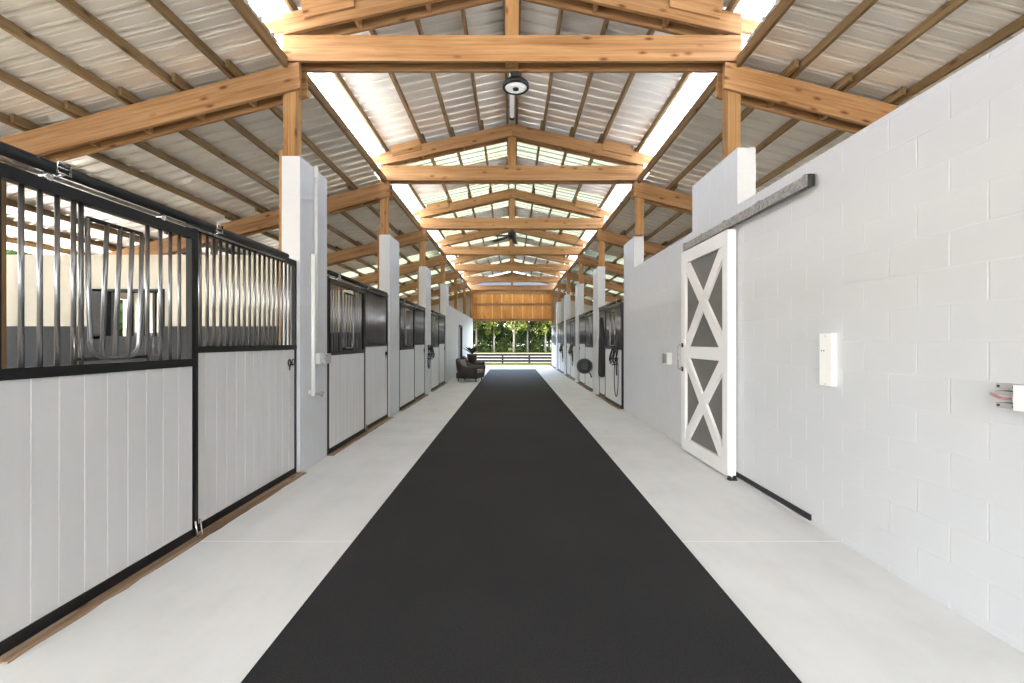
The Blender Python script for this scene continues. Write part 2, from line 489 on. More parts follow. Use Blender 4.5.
# far gable boarding, opening below
m = MB()
yb = ty(6) + 0.26
edges = [-2.46, -1.83, -1.2, -0.62, 0.02, 0.66, 1.25, 1.86, 2.46]
for row, (z0, z1) in enumerate(((2.76, 3.72), (3.72, 4.72))):
    for a, b_ in zip(edges, edges[1:]):
        j = random.uniform(-0.004, 0.004)
        m.box(a + 0.015, b_ - 0.015, yb + j, yb + 0.03, z0, z1)
m.box(-2.46, 2.46, yb + 0.031, yb + 0.038, 2.76, 4.72)
m.mi = 1
for e_ in edges[1:-1]: m.box(e_ - 0.03, e_ + 0.03, yb - 0.012, yb - 0.0045, 2.86, 3.66).box(e_ - 0.03, e_ + 0.03, yb - 0.012, yb - 0.0045, 3.79, 4.36)
m.mi = 0
struct('wall_back', m, [BOARD, BATTEN])
m = MB().box(-2.5, 2.5, yb - 0.05, yb, 2.7, 2.86); struct('trim_1', m, WOODX)
m = MB().box(-2.5, 2.5, yb - 0.05, yb, 3.66, 3.79); struct('trim_2', m, WOODX)
m = MB().box(-2.5, 2.5, yb - 0.05, yb, 4.36, 4.56); struct('trim_3', m, WOODX)
for i, x in enumerate((-2.52, 2.4)):
    struct('trim_%d' % (4 + i), MB().box(x, x + 0.12, yb - 0.09, yb + 0.05, 0, 4.55), WOODZ)
for i, s in enumerate((-1, 1)):
    m = MB().prism([(s * 2.55, 0), (s * XO, 0), (s * XO, shed_top(XO) + 0.0), (s * 2.55, shed_top(2.55) + 0.0)], yb + 0.06, yb + 0.16)
    struct('wall_back_%s' % ('left' if s < 0 else 'right'), m, CREAM)
m = MB().prism([(-2.5, 4.75), (2.5, 4.75), (2.5, main_top(2.5)), (0, main_top(0)), (-2.5, main_top(2.5))], yb + 0.04, yb + 0.05); struct('window_gable', m, SKYL)

# corrugated roofs
PITCH = 0.2286
NR = int((YE + 0.3 - YB) / PITCH)
def corrugated(x0, z0, x1, z1, n0, n1, h=0.036):
    """ribbed sheet, rib pitches n0..n1 counted from the near end of the roof"""
    m = MB(); o = []
    for n in range(n0, n1):
        q = YB + n * PITCH; c = q + PITCH / 2
        o += [(q, 0.0), (q + 0.045, 0), (q + 0.055, 0.005), (q + 0.065, 0), (c - 0.027, 0), (c - 0.016, h), (c + 0.016, h), (c + 0.027, 0), (c + 0.052, 0), (c + 0.062, 0.005), (c + 0.072, 0)]
    o.append((YB + n1 * PITCH, 0.0))
    A = [m._v((x0, a, z0 + b_)) for a, b_ in o]; B = [m._v((x1, a, z1 + b_)) for a, b_ in o]
    for i in range(len(A) - 1): m._f([A[i], A[i + 1], B[i + 1], B[i]])
    return m
def rib_at(y): return round((y - YB) / PITCH)
CLEAR_MAIN = [rib_at(v) for v in (-9.5, -4.5, 9.6, 11.85, 13.5, 15.6, 17.6, 19.4, 21.3, 23.6, 25.4)]  # sheets behind the camera are added to let daylight in
CLEAR_SIDE = [rib_at(v) for v in (-9.5, -5.5, -1.5, 13.4, 15.6, 19.0, 22.4, 24.8)]  # here too the unseen rear sheets are added for daylight
def spans(clear):
    out, n = [], 0
    for c in clear:
        out.append((n, c, False)); out.append((c, c + 4, True)); n = c + 4
    out.append((n, NR, False)); return out
PH = 0.115
def join_ribs(x0, z0, x1, z1, parts):
    big = MB()
    for n0, n1 in parts:
        q = corrugated(x0, z0, x1, z1, n0, n1)
        me = bpy.data.meshes.new('tmp'); q.bm.to_mesh(me); q.bm.free(); big.bm.from_mesh(me); bpy.data.meshes.remove(me)
    return big
wn = 0
for s, nm in ((-1, 'left'), (1, 'right')):
    mz = lambda x: main_top(x) + PH
    sz = lambda x: shed_top(x) + 0.10
    struct('ceiling_main_' + nm, join_ribs(0, mz(0), s * 2.445, mz(2.445), [(a, b_) for a, b_, c in spans(CLEAR_MAIN) if not c]), ROOF)
    struct('window_skylight_' + nm, corrugated(s * 2.447, mz(2.447), s * 3.2, mz(3.2), 0, NR), SKYL)
    cs = struct('ceiling_side_' + nm, join_ribs(s * 2.575, sz(2.575), s * 8.7, sz(8.7), [(a, b_) for a, b_, c in spans(CLEAR_SIDE) if not c]), ROOF)
    gaps = [(0, rib_at(Y0 - 0.2))] + [(rib_at(Y0 + P * k + 0.45), rib_at(Y0 + P * (k + 1) - 0.2)) for k in range(6)]
    e = join_ribs(s * 2.475, sz(2.475), s * 2.58, sz(2.58), gaps).build('eave_strip', ROOF, cs)
    for clear, x0, x1, f in ((CLEAR_MAIN, 0.0, 2.445, mz), (CLEAR_SIDE, 2.575, 8.7, sz)):
        for c in clear:
            wn += 1
            struct('window_%d' % wn, corrugated(s * x0, f(x0), s * x1, f(x1), c, c + 4), FIBRE)  # read from the far roof; those behind the camera added for light

# ------------------------------------------------------------------ trusses
def rot_prism(name, poly, y0, y1, mat, parent, ang, bev=0.004):
    """polygon in world x,z; the object's own x axis runs along the board"""
    o0 = Vector((poly[0][0], (y0 + y1) / 2, poly[0][1]))
    ca, sa = math.cos(-ang), math.sin(-ang)
    loc = [((p[0] - o0.x) * ca - (p[1] - o0.z) * sa, (p[0] - o0.x) * sa + (p[1] - o0.z) * ca) for p in poly]
    m = MB().prism(loc, y0 - o0.y, y1 - o0.y)
    if bev: m.bevel(bev)
    bmesh.ops.recalc_face_normals(m.bm, faces=m.bm.faces[:])
    me = bpy.data.meshes.new(name); m.bm.to_mesh(me); m.bm.free(); me.materials.append(mat)
    o = bpy.data.objects.new(name, me); C.objects.link(o)
    base = Vector(parent.location) if parent else Vector((0, 0, 0))
    o.parent = parent; o.location = o0 - base; o.rotation_euler = (0, -ang, 0)
    return o

FR = (0.0, 0.04); BK = (0.19, 0.23)   # front and back plank, offsets from truss front
def make_truss():
    t = thing('roof_truss', '', 'roof truss', (0, Y0, 4.585), 'doubled timber roof trusses')
    for a, b_ in (FR, BK):
        rot_prism('bottom_chord', [(-2.545, 4.585), (2.545, 4.585), (2.545, 4.87), (-2.545, 4.87)], Y0 + a, Y0 + b_, WOODX, t, 0)
        for s in (-1, 1):
            ang = math.atan(ST) * -s
            rot_prism('rafter', [(s * 2.545, 4.878), (0, 5.45), (0, 5.68), (s * 2.545, 5.68 - ST * 2.545)], Y0 + a, Y0 + b_, WOODX, t, ang)
    MB().box(-0.075, 0.075, Y0 + 0.045, Y0 + 0.185, 4.6, 5.66).bevel(0.006).build('king_post', WOODZ, t, (0, Y0 + 0.1, 4.6))
    for s in (-1, 1):
        ang = math.atan(ST) * -s
        zt = lambda x: 5.68 - ST * x
        rot_prism('rafter_tail', [(s * 3.05, zt(3.05) - 0.15), (s * 2.0, zt(2.0) - 0.15), (s * 2.0, zt(2.0) - 0.003), (s * 3.05, zt(3.05) - 0.003)], Y0 + 0.05, Y0 + 0.088, WOODX, t, ang)
        rot_prism('gusset', [(s * 2.3, zt(2.3) - 0.12), (s * 1.74, zt(1.74) - 0.12), (s * 1.76, zt(1.76) + 0.085), (s * 2.34, zt(2.34) + 0.085)], Y0 - 0.028, Y0 - 0.001, WOODX, t, ang)
        for x in (0.95, 1.75):
            z = zt(x)
            MB().box(s * (x - 0.02), s * (x + 0.02), Y0 + 0.042, Y0 + 0.188, z - 0.225, z - 0.01).build('spacer_block', WOODZ, t, (s * x, Y0 + 0.1, z))
    return t
truss = make_truss()
TL = ['first roof truss from the camera, with the round lamp hung under its beam',
      'second roof truss from the camera, its whole peak visible',
      'third roof truss from the camera down the aisle',
      'fourth roof truss from the camera down the aisle',
      'fifth roof truss from the camera down the aisle',
      'sixth roof truss from the camera, last before the far boarded wall',
      'farthest roof truss, standing over the orange boarded wall']
for k in range(NT):
    if k == 0: truss['label'] = TL[0]
    else: dup(truss, (0, ty(k), 4.585), TL[k])

# posts
TN = ['%s truss' % ORD[k] for k in range(6)] + ['farthest truss']
SD = {-1: 'left', 1: 'right'}
def has_pillar(s, k): return (s < 0 and k <= 3) or (s > 0 and k <= 5)
for s in (-1, 1):
    for k in range(NT):
        y = ty(k) + 0.045
        zb = 3.545 if has_pillar(s, k) else (2.83 if s < 0 and k < 6 else 0.0)
        t = thing('timber_post', 'square timber post holding the %s end of the %s' % (SD[s], TN[k]), 'post', (s * 2.44, y + 0.07, zb), 'timber posts along the aisle')
        MB().box(s * 2.42, s * 2.56, y, y + 0.14, zb + 0.001, 4.99).bevel(0.006).build('shaft', WOODZ, t, (s * 2.49, y, zb))
        if has_pillar(s, k) and s < 0:
            MB().box(s * 2.58, s * 2.618, y + 0.02, y + 0.13, 0.0, 3.62).bevel(0.003).build('side_board', WOODZ, t, (s * 2.6, y, 0))

# side rafters
def make_side(s):
    t = thing('side_rafter', '', 'rafter', (s * 2.345, Y0, 4.3), 'doubled side roof rafters')
    ang = math.atan(SS) * -s
    zt = lambda x: shed_top(x)
    H = 0.29
    for a, b_ in (FR, BK):
        rot_prism('plank', [(s * 8.5, zt(8.5) - H), (s * 2.355, zt(2.355) - H), (s * 2.37, zt(2.37)), (s * 8.5, zt(8.5))], Y0 + a, Y0 + b_, WOODX, t, ang)
    for x in (2.95, 3.55, 4.15, 4.75):
        MB().box(s * (x - 0.02), s * (x + 0.02), Y0 + 0.042, Y0 + 0.188, zt(x) - 0.27, zt(x) - 0.02).build('spacer_block', WOODZ, t, (s * x, Y0 + 0.1, zt(x)))
    return t
for s in (-1, 1):
    t0 = make_side(s)
    for k in range(NT):
        lab = 'doubled sloping side rafter on the %s, meeting the %s' % (SD[s], TN[k])
        if k == 0: t0['label'] = lab
        else: dup(t0, (s * 2.345, ty(k), 4.3), lab)

# purlins, one board per bay, lapped beside one another at the trusses
def bay_span(k):
    a = YB + 0.05 if k == 0 else ty(k - 1) - 0.18
    b_ = YE if k == NT else ty(k) + 0.36
    return a, b_
def bay_name(k):
    if k == 0: return 'in the nearest bay before the first truss'
    if k == NT: return 'past the farthest truss'
    return 'between the %s and %s' % (TN[k - 1].replace(' truss', ''), TN[k].replace(' truss', ' truss').replace('truss', 'trusses'))
for k in range(NT):
    a, b_ = bay_span(k); lap = 0.042 if k % 2 else 0.11
    for s in (-1, 1):
        for i, x in enumerate((0.09, 0.57, 1.14, 1.70, 2.44)):
            xx = x + ((0.042 if k % 2 else 0) if 0 < i < 4 else 0)
            z = main_top(xx)
            pa, pb = a, b_
            if i in (0, 4): pa, pb = (a if k == 0 else ty(k - 1) + 0.117), (b_ if k == NT else ty(k) + 0.113)
            o = MB().box(s * (xx - 0.02), s * (xx + 0.02), pa, pb, z + 0.006, z + PH - 0.006).build('roof_purlin', PURL, None, (s * xx, pa, z))
            nm = 'ridge purlin just %s of the peak, %s' % (SD[s], bay_name(k)) if i == 0 else '%s main roof purlin %s of the ridge, %s' % (ORD[i - 1], SD[s], bay_name(k))
            tag(o, nm, 'purlin', 'main roof purlins')
        for i in range(11):
            x = 2.43 + 0.575 * i; xx = x + lap
            ya, yb2 = a, b_
            if i == 0:
                xx = 2.51 if k % 2 == 0 else 2.45
                ya = a if k == 0 else ty(k - 1) + 0.24
                yb2 = b_ if k == NT else ty(k) - 0.004
            z = shed_top(xx) - (0.035 if i == 0 else 0)
            o = MB().box(s * (xx - 0.02), s * (xx + 0.02), ya, yb2, z + 0.005, shed_top(xx) + 0.092).build('side_purlin', PURL, None, (s * xx, ya, z))
            tag(o, '%s %s side roof purlin from the aisle, %s' % (ORD[i], SD[s], bay_name(k)), 'purlin', 'side roof purlins')

# block pillars
for s in (-1, 1):
    for k in range(6):
        if not has_pillar(s, k): continue
        ya = ty(k) + 0.04; yb_ = ya + PIL; x0, x1 = 2.37, 2.575
        zbase = 0.0
        if s > 0 and k == 0: ya, yb_, x0, x1, zbase = 4.87, 6.09, 2.412, 2.608, 2.93
        if s > 0 and k == 1: ya, yb_, x0, x1, zbase = 9.0, 9.82, 2.412, 2.608, 2.93
        m = MB().box(s * x0, s * x1, ya, yb_, zbase, 3.545)
        lab = {(-1, 0): 'white block pillar nearest on the left, carrying the pipes',
               (-1, 1): 'white block pillar, second on the left, between two stall fronts',
               (-1, 2): 'white block pillar, third on the left, with halter hanging on it',
               (-1, 3): 'white block pillar at the near end of the far left block wall',
               (1, 0): 'white block pier on top of the right wall above the sliding door',
               (1, 1): 'white block pier on the right wall at its far end',
               (1, 2): 'nearest tall white block pillar on the right beyond the block wall',
               (1, 3): 'white block pillar, second beyond the right block wall',
               (1, 4): 'white block pillar, third beyond the right block wall',
               (1, 5): 'farthest white block pillar on the right side'}[(s, k)]
        tag(m.build('block_pillar', BLOCK), lab, 'pillar', 'white block pillars')

# outer posts
for s in (-1, 1):
    for k in range(NT):
        y = ty(k) + 0.06; x = 5.82
        t = MB().box(s * (x - 0.045), s * (x + 0.045), y, y + 0.09, 0, shed_top(x) - 0.02).build('eave_post', PURLZ, None, (s * x, y, 0))
        tag(t, 'timber post behind the stalls under the %s side rafter at the %s' % (SD[s], TN[k]), 'post', 'posts behind the stalls')

# ------------------------------------------------------------------ stalls
def stall(s, ya, yb_, split, where, yoke=True, track_end=None):
    X = lambda d: s * d
    # ---------- sliding door (near part)
    jb = 0.0 if track_end else 0.06
    y0, y1 = ya + 0.02 + jb, split - 0.03
    t = thing('stall_gate', 'sliding grey stall door with U-shaped yoke opening, ' + where, 'stall door', (X(2.39), y0, 0.0), 'sliding stall doors')
    m = MB()
    xo, xi = 2.372, 2.412
    m.box(X(xo), X(xi), y0, y0 + 0.02, 1.32, 2.3).box(X(xo), X(xi), y1 - 0.022, y1, 1.32, 2.3)
    m.box(X(xo + 0.012), X(xi), y0, y0 + 0.008, 0.012, 1.32).box(X(xo + 0.012), X(xi), y1 - 0.008, y1, 0.012, 1.32)
    m.box(X(xo), X(xi), y0, y1, 0.012, 0.075).box(X(xo - 0.004), X(xi), y0, y1, 1.287, 1.343).box(X(xo - 0.004), X(xi), y0, y1, 2.235, 2.3)
    m.build('frame', STEEL_BLACK, t)
    def boards(y0, y1, z1, xa, par):
        m = MB(); g = MB()
        n = max(3, round((y1 - y0) / 0.139)); w = (y1 - y0) / n
        for i in range(n):
            a, b_ = y0 + i * w, y0 + (i + 1) * w
            m.prism_xy = None
            pts = [(X(xa + 0.025), a), (X(xa + 0.009), a), (X(xa), a + 0.006), (X(xa), b_ - 0.002), (X(xa + 0.009), b_), (X(xa + 0.025), b_)]
            lo = [m._v((p[0], p[1], 0.07)) for p in pts]; hi = [m._v((p[0], p[1], z1)) for p in pts]
            m._f(lo); m._f(hi[::-1])
            for j in range(6): m._f([lo[j], hi[j], hi[(j + 1) % 6], lo[(j + 1) % 6]])
        m.build('boards', BOARDS, par)
        for i in range(1, n):
            g.box(X(xa + 0.003), X(xa + 0.008), y0 + i * w - 0.0025, y0 + i * w + 0.0055, 0.076, z1 - 0.005)
        g.build('lit_bevel_strips', LIT_BEVEL, par)  # pale strips in the joints paint the lit bevel edges
    boards(y0 + 0.009, y1 - 0.009, 1.30, xo + 0.006, t)
    # bars and the yoke
    xc = (xo + xi) / 2
    L_ = y1 - y0
    ua, ub = y0 + 0.298 * L_, y0 + 0.685 * L_
    n = round((L_ - 0.07) / 0.086)
    for i in range(1, n):
        y = y0 + 0.035 + i * (L_ - 0.07) / n
        if yoke and ua - 0.03 < y < ub + 0.03: continue
        MB().tube([(X(xc), y, 1.33), (X(xc), y, 2.25)], 0.0118, 8).build('bar', GALV, t)
    if yoke:
        for y in (ua, ua + 0.043, ub): MB().tube([(X(xc), y, 1.33), (X(xc), y, 2.25)], 0.0125, 8).build('yoke_upright', GALV, t)
        xf = xc - 0.02
        pts = [(X(xf - 0.03), ua + 0.027, 2.15)]
        r = 0.09; za = 1.376
        a0, b0 = ua + 0.08, ub - 0.09
        pts.append((X(xf - 0.01), a0 - 0.02, 1.62))
        for q in range(0, 7):
            an = math.pi + q * math.pi / 12
            pts.append((X(xf), a0 + r + r * math.cos(an), za + r + r * math.sin(an)))
        for q in range(0, 7):
            an = 1.5 * math.pi + q * math.pi / 12
            pts.append((X(xf), b0 - r + r * math.cos(an), za + r + r * math.sin(an)))
        pts.append((X(xf - 0.01), ub - 0.094, 1.62)); pts.append((X(xf - 0.03), ub - 0.106, 2.15))
        y_ = MB().tube(pts, 0.0125, 10)
        yk = y_.build('yoke_gate', GALV, t)
        yk_m = MB().tube([(X(xf - 0.03), ua + 0.027, 2.15), (X(xf - 0.03), ub - 0.106, 2.15)], 0.012, 8)
        o = yk_m.build('yoke_top_bar', STEEL_BLACK, yk)
        for q in range(3):
            y = a0 + 0.07 + q * (b0 - a0 - 0.157) / 2
            MB().tube([(X(xf), y, za), (X(xf - 0.03), y, 2.15)], 0.0125, 8).build('yoke_bar', GALV, yk)
        MB().tube([(X(xc), ua, 1.372), (X(xc), ub, 1.372)], 0.010, 8).build('hinge_rod', BLACK_IRON, t)
        for y, d in ((ua, -1), (ub, 1)):
            yy = y + d * 0.045 if d > 0 else y - 0.035
            q = [(X(xo - 0.02), y + 0.0, 1.38), (X(xo - 0.02), yy, 1.38), (X(xo - 0.02), yy, 1.50), (X(xo - 0.02), y, 1.50)]
            MB().tube(q, 0.005, 6, closed=True).build('latch_loop', GALV, t)
    # rollers on the track
    for y in (y0 + 0.235, y1 - 0.3):
        m = MB().tube([(X(2.385), y, 2.28), (X(2.385), y, 2.345)], 0.012, 8)
        m.lathe([(0.02, -0.02), (0.028, -0.01), (0.028, 0.01), (0.02, 0.02)], (X(2.385), y, 2.315), 12, 'x')
        m.build('roller', CHROME, t)
    # ---------- track
    te = track_end or yb_ - 0.3
    ts = ya + (0.01 if track_end is None else -0.3)
    tr = thing('door_track', 'black tubular sliding track atop the stall front, ' + where, 'door track', (X(2.36), ya, 2.36), 'stall door tracks')
    MB().tube([(X(2.36), ts, 2.362), (X(2.36), te, 2.362)], 0.031, 12).build('rail', STEEL_BLACK, tr)
    MB().box(X(2.374), X(2.404), ts, te, 2.318, 2.33).build('guide_strip', GALV_DULL, tr)
    for y in (ya + 0.285, (ya + te) / 2 + 0.2):
        q = [(X(2.322), y - 0.035, 2.335), (X(2.322), y + 0.035, 2.335), (X(2.322), y + 0.035, 2.395), (X(2.322), y - 0.035, 2.395)]
        m = MB().tube(q, 0.007, 6, closed=True)
        m.tube([(X(2.322), y - 0.035, 2.365), (X(2.322), y + 0.035, 2.365)], 0.004, 6)
        m.tube([(X(2.322), y, 2.335), (X(2.385), y, 2.318)], 0.008, 6)
        m.build('track_bracket', CHROME, tr)
    # ---------- fixed front (far part)
    y0, y1 = split + 0.0, yb_ - 0.006
    t = thing('stall_screen', 'fixed grey stall front with upright bars, ' + where, 'stall front', (X(2.42), y0, 0.0), 'fixed stall fronts')
    xo, xi = 2.405, 2.445
    m = MB()
    m.box(X(2.375), X(2.44), y0 - 0.02, y0 + 0.02, 0.0, 2.36)
    m.box(X(xo), X(xi), y1 - 0.04, y1, 0.0, 2.37)
    if jb: MB().box(X(2.38), X(2.44), ya + 0.004, ya + 0.07, 0.0, 2.32).build('jamb', STEEL_BLACK, t)
    m.box(X(xo), X(xi), y0, y1, 0.0, 0.07).box(X(xo - 0.004), X(xi), y0, y1, 1.382, 1.432).box(X(xo), X(xi), y0, y1, 2.31, 2.37)
    m.build('frame', STEEL_BLACK, t)
    boards(y0 + 0.02, y1 - 0.035, 1.39, xo + 0.006, t)
    xc = (xo + xi) / 2
    n = round((y1 - y0 - 0.06) / 0.083)
    for i in range(1, n):
        y = y0 + 0.028 + i * (y1 - y0 - 0.063) / n
        MB().tube([(X(xc), y, 1.42), (X(xc), y, 2.32)], 0.0125, 8).build('bar', GALV, t)
    # latch: ring and snap
    yl = y1 - 0.1
    m = MB().tube([(X(xo - 0.012), yl + 0.03 * math.cos(a), 1.245 + 0.03 * math.sin(a)) for a in (2 * math.pi * i / 12 for i in range(12))], 0.006, 6, closed=True)
    m.tube([(X(xo - 0.014), yl - 0.085 + 0.026 * math.cos(a), 1.24 + 0.036 * math.sin(a)) for a in (2 * math.pi * i / 12 for i in range(12))], 0.008, 6, closed=True)
    m.tube([(X(xo - 0.014), yl - 0.085, 1.21), (X(xo - 0.014), yl - 0.085, 1.16)], 0.008, 6)
    m.box(X(xo - 0.012), X(xo + 0.008), yl - 0.03, yl + 0.06, 1.21, 1.222)
    m.build('latch', BLACK_IRON, t)
    m = MB().tube([(X(2.362), y0 - 0.03, 0.13), (X(2.345), y0 - 0.03, 0.012), (X(2.345), y0 + 0.02, 0.012), (X(2.362), y0 + 0.02, 0.13)], 0.007, 6)
    m.build('floor_guide', CHROME, t)
    # threshold
    tb = MB(); pts_o = []
    N = 24
    for i in range(N + 1):
        y = ya + (yb_ - ya) * i / N
        pts_o.append((y, 2.295 + random.uniform(-0.008, 0.008)))
    for (a, xa), (b_, xb) in zip(pts_o, pts_o[1:]):
        v = [(X(2.415), a), (X(xa), a), (X(xb), b_), (X(2.415), b_)]
        lo = [tb._v((p[0], p[1], 0.0005)) for p in v]; hi = [tb._v((p[0], p[1], 0.009)) for p in v]
        tb._f(lo); tb._f(hi)
        for j in range(4): tb._f([lo[j], lo[(j + 1) % 4], hi[(j + 1) % 4], hi[j]])
    bmesh.ops.remove_doubles(tb.bm, verts=tb.bm.verts[:], dist=1e-5)
    o = tb.build('threshold_board', SILL, None, (X(2.35), ya, 0))
    tag(o, 'worn brown threshold strip under the stall front, ' + where, 'threshold', 'stall thresholds')

WL = ['nearest on the left', 'second bay on the left', 'third bay on the left', 'fourth bay on the left']
stall(-1, 2.075, 5.085, 3.425, WL[0], track_end=4.76)
for k in (0, 1, 2):
    a = ty(k) + 0.04 + PIL; b_ = ty(k + 1) + 0.035
    stall(-1, a + 0.02, b_, a + 0.51 * (b_ - a), WL[k + 1])
WR = ['just beyond the right block wall', 'second bay beyond the right block wall', 'third bay beyond the right block wall', 'fourth bay beyond the right block wall', 'farthest bay on the right']
for k in range(1, 6):
    a = 9.83 if k == 1 else ty(k) + 0.04 + PIL
    b_ = ty(k + 1) + 0.035 if k < 5 else ty(6) + 0.1
    sp = 11.62 if k == 1 else a + 0.5 * (b_ - a)
    stall(1, a + 0.01, b_, sp, WR[k - 1])

# ------------------------------------------------------------------ sliding X door on the right wall
t = thing('sliding_barn_door', 'white sliding barn door with two grey X panels, hung on the right wall', 'door', (2.36, 5.5, 0.02))
dy0, dy1 = 4.86, 6.19; dz0, dz1 = 0.025, 2.67
xf, xbk = 2.303, 2.395
MB().box(2.34, 2.375, dy0 + 0.02, dy1 - 0.02, dz0 + 0.02, dz1 - 0.02).build('panel', PANEL_GREY, t)
sw = 0.125
for a, b_ in ((dy0, dy0 + sw), (dy1 - sw, dy1)): MB().box(xf, xbk, a, b_, dz0, dz1).bevel(0.004).build('stile', WHITE_PAINT, t)
for z0, z1 in ((dz0, dz0 + 0.16), (1.255, 1.405), (dz1 - 0.16, dz1)): MB().box(xf + 0.002, xbk - 0.004, dy0 + sw, dy1 - sw, z0, z1).build('rail', WHITE_PAINT, t)
def brace(ya, za, yb_, zb, x0, x1, w=0.14):
    d = Vector((yb_ - ya, zb - za)); n = Vector((-d.y, d.x)).normalized() * w / 2
    return [(ya + n.x, za + n.y), (yb_ + n.x, zb + n.y), (yb_ - n.x, zb - n.y), (ya - n.x, za - n.y)], x0, x1
a, b_ = dy0 + sw - 0.02, dy1 - sw + 0.02
for (z0, z1) in ((dz0 + 0.14, 1.275), (1.385, dz1 - 0.14)):
    MB().prism_x(*brace(a, z0, b_, z1, xf + 0.006, 2.345)).build('cross_brace', WHITE_PAINT, t)
    MB().prism_x(*brace(a, z1, b_, z0, xf + 0.010, 2.345)).build('cross_brace', WHITE_PAINT, t)
hy = dy1 - 0.05
m = MB().tube([(xf + 0.004, hy, 1.42), (xf - 0.055, hy, 1.42), (xf - 0.06, hy, 1.40), (xf - 0.06, hy, 1.12), (xf - 0.055, hy, 1.10), (xf + 0.004, hy, 1.10)], 0.011, 8)
m.build('pull_handle', GALV_DULL, t)
MB().lathe([(0.03, -0.004), (0.034, 0.01), (0.02, 0.02)], (xf - 0.012, hy, 1.10), 14, 'x').lathe([(0.028, -0.004), (0.03, 0.012)], (xf - 0.01, hy, 1.42), 14, 'x').build('handle_rose', BLACK_IRON, t)
for y in (5.05, 6.0):
    m = MB().box(2.338, 2.372, y - 0.03, y + 0.03, dz1 - 0.001, dz1 + 0.045)
    m.lathe([(0.022, -0.012), (0.026, 0), (0.022, 0.012)], (2.355, y, dz1 + 0.055), 12, 'x')
    m.build('hanger', GALV_DULL, t)
# track
t = thing('barn_door_track', 'grey galvanised box track fixed high on the right wall above the X door', 'door track', (2.37, 4.9, 2.75))
m = MB()
y0, y1 = 3.59, 6.2; zt0, zt1 = 2.70, 2.79
m.box(2.33, 2.385, y0, y1, zt1 - 0.008, zt1).box(2.33, 2.338, y0, y1, zt0, zt1 - 0.008).box(2.377, 2.385, y0, y1, zt0, zt1 - 0.008)
m.box(2.338, 2.346, y0, y1, zt0, zt0 + 0.006).box(2.369, 2.377, y0, y1, zt0, zt0 + 0.006)
m.build('rail', GALV_DULL, t)
m = MB()
for y in (3.62, 4.3, 5.0, 5.6, 6.15):
    m2 = MB().box(2.322, 2.409, y - 0.025, y + 0.025, zt1 + 0.0005, zt1 + 0.006).box(2.322, 2.3295, y - 0.025, y + 0.025, zt0 + 0.02, zt1 + 0.006)
    m2.build('bracket', GALV_DULL, t)
MB().box(2.332, 2.384, y0 - 0.008, y0, zt0 - 0.002, zt1 + 0.002).build('end_stop', BLACK_IRON, t)
# bottom angle
o = MB().box(2.392, 2.409, 3.66, 6.3, 0.03, 0.075).build('bottom_rail', BLACK_IRON)
tag(o, 'black iron rail along the foot of the right wall at the X door', 'rail')
m = MB().box(2.29, 2.38, 4.80, 4.855, 0.0005, 0.012)
m.lathe([(0.018, 0), (0.018, 0.03)], (2.303, 4.83, 0.012), 12).lathe([(0.018, 0), (0.018, 0.03)], (2.365, 4.83, 0.012), 12)
tag(m.build('floor_roller', BLACK_IRON), 'small dark floor roller guide at the near corner of the X door', 'roller guide')

# ------------------------------------------------------------------ wall boxes right
t = thing('control_box', 'tall narrow white control box on the right block wall', 'box', (2.409, 3.44, 1.137))
MB().box(2.368, 2.409, 3.374, 3.505, 1.137, 1.53).bevel(0.005).build('case', PVC, t)
m = MB()
for z in (1.15, 1.51): m.lathe([(0.006, -0.0015), (0.006, 0.002)], (2.367, 3.44, z), 10, 'x')
m.build('screw', CONDUIT, t)
m = MB()
for y in (3.455, 3.48): m.lathe([(0.005, -0.0012), (0.005, 0.002)], (2.367, y, 1.40), 10, 'x')
m.build('indicator', BLACK_IRON, t)

t = thing('outlet_box', 'white wall box with grey lugs at the right edge of the photo', 'electrical box', (2.409, 2.1, 1.17))
MB().box(2.33, 2.409, 1.98, 2.116, 1.15, 1.268).bevel(0.004).build('case', PVC, t)
for z in (1.255, 1.163):
    MB().box(2.355, 2.409, 2.117, 2.215, z - 0.0125, z + 0.0125).bevel(0.003).build('lug', BOX_GREY, t)
    MB().lathe([(0.006, -0.002), (0.006, 0.002)], (2.354, 2.203, z), 8, 'x').lathe([(0.006, -0.002), (0.006, 0.002)], (2.354, 2.135, z), 8, 'x').build('bolt', BLACK_IRON, t)
MB().box(2.36, 2.409, 2.117, 2.225, 1.212, 1.232).bevel(0.003).build('lever_plate', BOX_GREY, t)
pts = [(2.347, 2.232 - 0.09 * i / 8, 1.217 - 0.02 * math.sin(math.pi * 0.7 * i / 8)) for i in range(9)]
MB().tube(pts, [0.006, 0.008, 0.008, 0.008, 0.007, 0.006, 0.006, 0.005, 0.004], 8).build('red_lever', RED, t)
MB().tube([(2.36, 2.08, 1.151), (2.36, 2.08, 1.128)], 0.007, 8).build('spout', BOX_GREY, t)

t = thing('switch_box', 'grey metal switch box on the right wall beside the X door handle', 'electrical box', (2.409, 6.95, 1.13))
MB().box(2.335, 2.409, 6.85, 7.0, 1.12, 1.30).bevel(0.006).build('case', CONDUIT, t)
m = MB().box(2.328, 2.336, 6.865, 6.985, 1.14, 1.28).bevel(0.003); m.build('cover', BOX_GREY, t)
q = [(2.326, 7.02, 1.15), (2.30, 7.02, 1.15), (2.30, 7.02, 1.28), (2.326, 7.02, 1.28)]
MB().tube([(2.409, 7.02, 1.14), (2.33, 7.02, 1.14), (2.33, 7.02, 1.285), (2.409, 7.02, 1.285)], 0.008, 6).build('guard', GALV_DULL, t)

